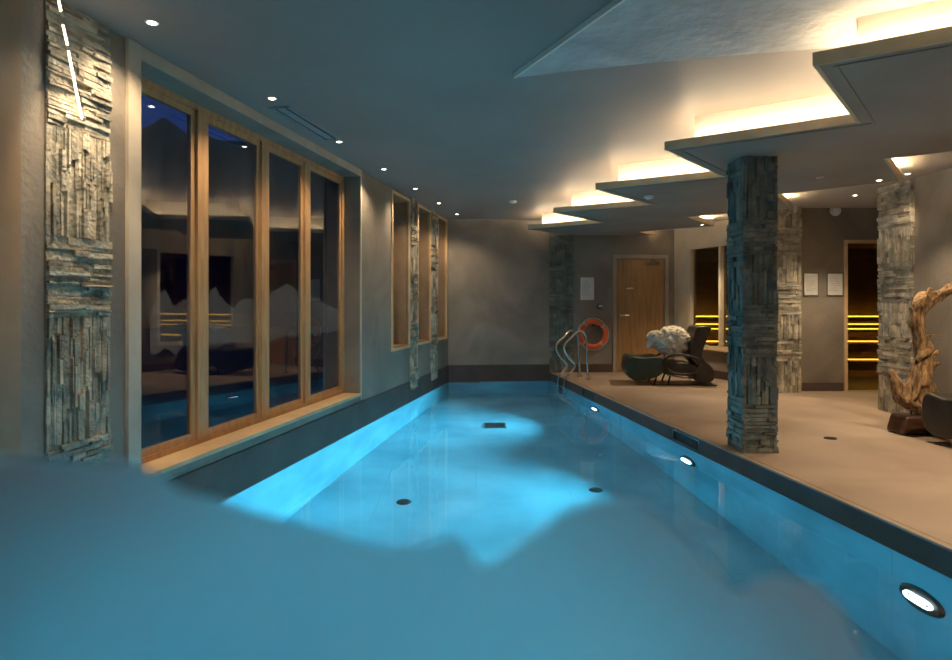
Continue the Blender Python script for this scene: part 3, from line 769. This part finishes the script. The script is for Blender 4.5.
# ------------------------------------------------------------------ ceiling fittings
def spot_lamp(parent, loc, energy, size=math.radians(70), blend=.7, color=(1, .78, .52), aim=(0, 0, -1)):
    ld = bpy.data.lights.new('downlight_beam', 'SPOT'); ld.energy = energy; ld.spot_size = size; ld.spot_blend = blend; ld.color = color; ld.shadow_soft_size = .03
    o = bpy.data.objects.new('downlight_beam', ld); COL.objects.link(o); o.parent = parent; o.location = loc
    o.rotation_euler = Vector(aim).to_track_quat('-Z', 'Y').to_euler(); return o
def downlight(loc, label, grp, energy, size=1.3, aim=(0, 0, -1)):
    energy *= 4; lit = energy > 0
    t = thing('downlight', label, 'downlight', loc, grp)
    bm = bmesh.new(); torus(bm, (0, 0, -.003), .030, .005, (0, 0, 1), seg=24, rs=8); o = obj('trim_ring', bm, 'white', None, True); o.parent = t
    bm = bmesh.new(); disc(bm, (0, 0, -.006), .019, .004, seg=20); o = obj('lens', bm, 'spot' if lit else 'vent', None); o.parent = t
    if lit: spot_lamp(t, (0, 0, -.02), energy, size, aim=aim); return t
def cp(u, v, z=CEIL):
    Y = F * (z - CZ) / (HV - v); return ((u - 476) * Y / F, Y, z)
ords = ['first', 'second', 'third', 'fourth', 'fifth', 'sixth', 'seventh']
for i, (u, v) in enumerate(((152, 22), (272, 98), (339.2, 141.4), (384, 168.8), (415.3, 188.5), (438.9, 203), (456.9, 214))):
    downlight(cp(u, v), 'small ceiling downlight along the window wall, %s counted from the broad stone strip' % ords[i], 'downlights along the window wall', 13, 2.3)
for (u, v, z, lab, e) in ((879, 180, SOF, 'small downlight in the soffit left of the stone wall end', 30), (855, 195, LOWC, 'small downlight in the alcove ceiling before the glass door', 42), (702, 224.5, SOF, 'small downlight in the soffit before the sauna window', 44), (820, 177, SOF, 'unlit downlight in the soffit right of the front stone column', 0)):
    downlight(cp(u, v, z), lab, None, e, 1.9)
downlight((4.50, 6.62, LOWC), 'small added downlight brightening the stone wall end behind the driftwood', None, 7, .9, aim=(.20, .75, -1))  # added lamp brightening stone that the cove lights
# wall washer above the broad stone strip, and downlights over the near deck outside the frame
downlight((-1.66, 3.0, CEIL), 'downlight washing the broad stone strip beside the large window', None, 20, .95, aim=(-.33, .22, -1))
for i, (x, y) in enumerate(((3.6, 3.0), (4.1, 4.4), (2.9, .9))):
    downlight((x, y, SOF), ['soffit downlight over the near deck between column and wall', 'soffit downlight above the lounger at the right edge', 'soffit downlight over the deck close to the frosted screen'][i], None, 46, 2.1)
# added spot out of view, there to brighten the driftwood
downlight((3.95, 4.4, SOF), 'added soffit downlight out of view aimed at the driftwood sculpture', None, 26, .75, aim=(.30, 1.7, -1.75))

# slot diffuser
q = [cp(268.5, 107), cp(291, 107), cp(342.7, 139.4), cp(323, 139.4)]
t = thing('air_vent', 'long slim air diffuser in the ceiling beside the window wall', 'air vent', q[0])
fr = frame((-1.578, 4.83), (-1.393, 5.78)); l = .97
bm = bmesh.new()
for (p, q_, d0, d1) in ((0, l, 0, .012), (0, l, .158, .17), (0, .012, .012, .158), (l - .012, l, .012, .158)): fbox(bm, fr, p, q_, d0, d1, CEIL - .014, CEIL)
obj('frame', bm, 'vent', t)
bm = bmesh.new(); fbox(bm, fr, .012, l - .012, .012, .158, CEIL - .006, CEIL)
obj('panel', bm, 'vent', t)
bm = bmesh.new(); fbox(bm, fr, .012, l - .012, .035, .045, CEIL - .009, CEIL - .005); fbox(bm, fr, .012, l - .012, .12, .135, CEIL - .009, CEIL - .005)
obj('slot', bm, 'grille', t)
# detectors
def detector(loc, lab, ax=(0, 0, -1), r=.055):
    t = thing('smoke_detector', lab, 'detector', loc)
    bm = bmesh.new(); disc(bm, (0, 0, 0), r, .02, ax, 24); o = obj('base', bm, 'white'); o.parent = t
    bm = bmesh.new(); a = Vector(ax) * .02; disc(bm, a, r * .8, .035 if ax[1] else .014, ax, 24, r * .5); o = obj('dome', bm, 'white', None, True); o.parent = t
detector(cp(513, 201), 'small round detector on the ceiling near the end of the downlight row')
detector(cp(649, 196, SOF), 'round detector under the zigzag soffit left of the stone column')
detector((5.10, 9.02, 2.56), 'white round detector high on the alcove wall above the notices', (0, -1, 0), .075)
# broken lamp reflection in the near glass, put in as glowing tubes
t = thing('lamp_reflection', 'thin slanting bright lamp reflection, put in as glowing tubes, crossing the top of the broad stone strip', 'light strip', fp(LW, sY(3.2), .06, 2.2))
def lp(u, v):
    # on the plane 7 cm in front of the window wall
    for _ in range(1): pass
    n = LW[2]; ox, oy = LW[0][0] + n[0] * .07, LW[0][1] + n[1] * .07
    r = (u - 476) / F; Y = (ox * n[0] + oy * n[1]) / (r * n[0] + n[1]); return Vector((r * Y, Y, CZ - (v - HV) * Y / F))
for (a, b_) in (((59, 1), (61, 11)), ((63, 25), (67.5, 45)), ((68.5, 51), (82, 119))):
    bm = bmesh.new(); sweep(bm, [lp(*a), lp(*b_)], .004, 6, sub=2); obj('tube', bm, 'reflection_glow', t)
bm = bmesh.new(); a = lp(59, 1); b_ = lp(82, 119); nv = Vector((LW[2][0], LW[2][1], 0)); sweep(bm, [a - nv * .008, b_ - nv * .008], .003, 6, sub=2); obj('glow_backing', bm, 'pale', t)

# ------------------------------------------------------------------ frosted glass screen close to the camera
SY = .36
edge = [(-60, 455), (0, 459), (45, 462), (90, 466), (125, 463), (150, 476), (175, 492), (220, 503), (262, 517), (310, 530), (360, 545), (400, 553), (431, 547), (452, 539), (466, 549), (479, 568), (490, 568), (505, 560), (536, 538), (563, 514), (600, 501), (636, 503), (663, 517), (694, 548), (715, 573), (736, 593), (749, 595), (757, 583), (783, 579), (820, 588), (841, 606), (852, 632), (867, 659), (890, 700), (960, 760)]
pts = [((u - 476) * SY / F, CZ - (v - HV) * SY / F) for u, v in edge]
bm = bmesh.new(); zb = .0
fa = []
for dy in (0, .005):
    top = [bm.verts.new((x, SY + dy, z)) for x, z in pts]; bot = [bm.verts.new((x, SY + dy, zb)) for x, z in pts]
    fa.append((top, bot))
    for i in range(len(pts) - 1): bm.faces.new([bot[i], bot[i + 1], top[i + 1], top[i]])
(t0, b0), (t1, b1) = fa
for i in range(len(pts) - 1):
    bm.faces.new([t0[i], t0[i + 1], t1[i + 1], t1[i]]); bm.faces.new([b0[i], b1[i], b1[i + 1], b0[i + 1]])
bm.faces.new([t0[0], t1[0], b1[0], b0[0]]); bm.faces.new([t0[-1], b0[-1], b1[-1], t1[-1]])
tag(obj('frosted_screen', bm, 'frost'), 'blurred frosted glass screen shaped like a mountain ridge in front of the pool', 'glass screen')

# ------------------------------------------------------------------ outside the window: night ground and mountain
bm = bmesh.new(); v = [bm.verts.new(p) for p in ((-400, -100, -3), (-4, -100, -3), (-3.6, 400, -3), (-400, 400, -3))]; bm.faces.new(v)
struct(obj('terrain', bm, 'night'))
bm = bmesh.new(); n1, n2 = 220, 14; grid = []
for i in range(n1 + 1):
    row = []; az = -62 + 56 * i / n1; th = math.radians(az)
    u = 476 + F * math.tan(th)
    pk = 13.3 + 1.2 * math.exp(-((u - 165) / 17) ** 2) + .35 * noise.noise(Vector((u * .06, 0, 3)))
    H = 120 * math.tan(math.radians(min(18, pk))) 
    for j in range(n2 + 1):
        r_ = 120 + 70 * j / n2; k = j / n2; z = -3 + (H + 3) * math.sin(k * math.pi / 2) ** 1.2 * r_ / 120 + 1.5 * noise.noise(Vector((i * .16, j * .6, 2))) * k * (1 - k) * 4
        row.append(bm.verts.new((math.sin(th) * r_, math.cos(th) * r_, z)))
    grid.append(row)
for i in range(n1):
    for j in range(n2): bm.faces.new([grid[i][j], grid[i + 1][j], grid[i + 1][j + 1], grid[i][j + 1]])
struct(obj('mountain', bm, 'rock'))

w = bpy.data.worlds.new('dusk'); SC.world = w; w.use_nodes = True; nt = w.node_tree; N = nt.nodes; L = nt.links
bg = N['Background']; tc = N.new('ShaderNodeTexCoord'); sx = N.new('ShaderNodeSeparateXYZ'); r = N.new('ShaderNodeValToRGB')
L.new(tc.outputs['Generated'], sx.inputs[0]); L.new(sx.outputs['Z'], r.inputs['Fac'])
r.color_ramp.elements[0].position = 0; r.color_ramp.elements[0].color = (.020, .045, .20, 1)
r.color_ramp.elements[1].position = .6; r.color_ramp.elements[1].color = (.010, .025, .13, 1)
L.new(r.outputs[0], bg.inputs['Color']); bg.inputs['Strength'].default_value = .75

# ------------------------------------------------------------------ camera and render look
cd = bpy.data.cameras.new('camera'); cam = bpy.data.objects.new('camera', cd); COL.objects.link(cam); SC.camera = cam
cam.location = (0, 0, CZ); cam.rotation_euler = (math.radians(90), 0, 0)
cd.sensor_width = 36; cd.lens = 36 * F / 952; cd.shift_y = (HV - 330) / 952; cd.clip_start = .02; cd.clip_end = 1000
cd.dof.use_dof = True; cd.dof.focus_distance = 6.0; cd.dof.aperture_fstop = 2.0
SC.view_settings.view_transform = 'Standard'; SC.view_settings.look = 'None'; SC.view_settings.gamma = 1; SC.view_settings.exposure = 0.0
SC.view_settings.use_curve_mapping = False
cy = SC.cycles
cy.use_denoising = True
cy.max_bounces = 14; cy.diffuse_bounces = 5; cy.glossy_bounces = 6; cy.transmission_bounces = 12; cy.transparent_max_bounces = 12
cy.caustics_refractive = True; cy.caustics_reflective = True; cy.blur_glossy = .5; cy.sample_clamp_indirect = 6
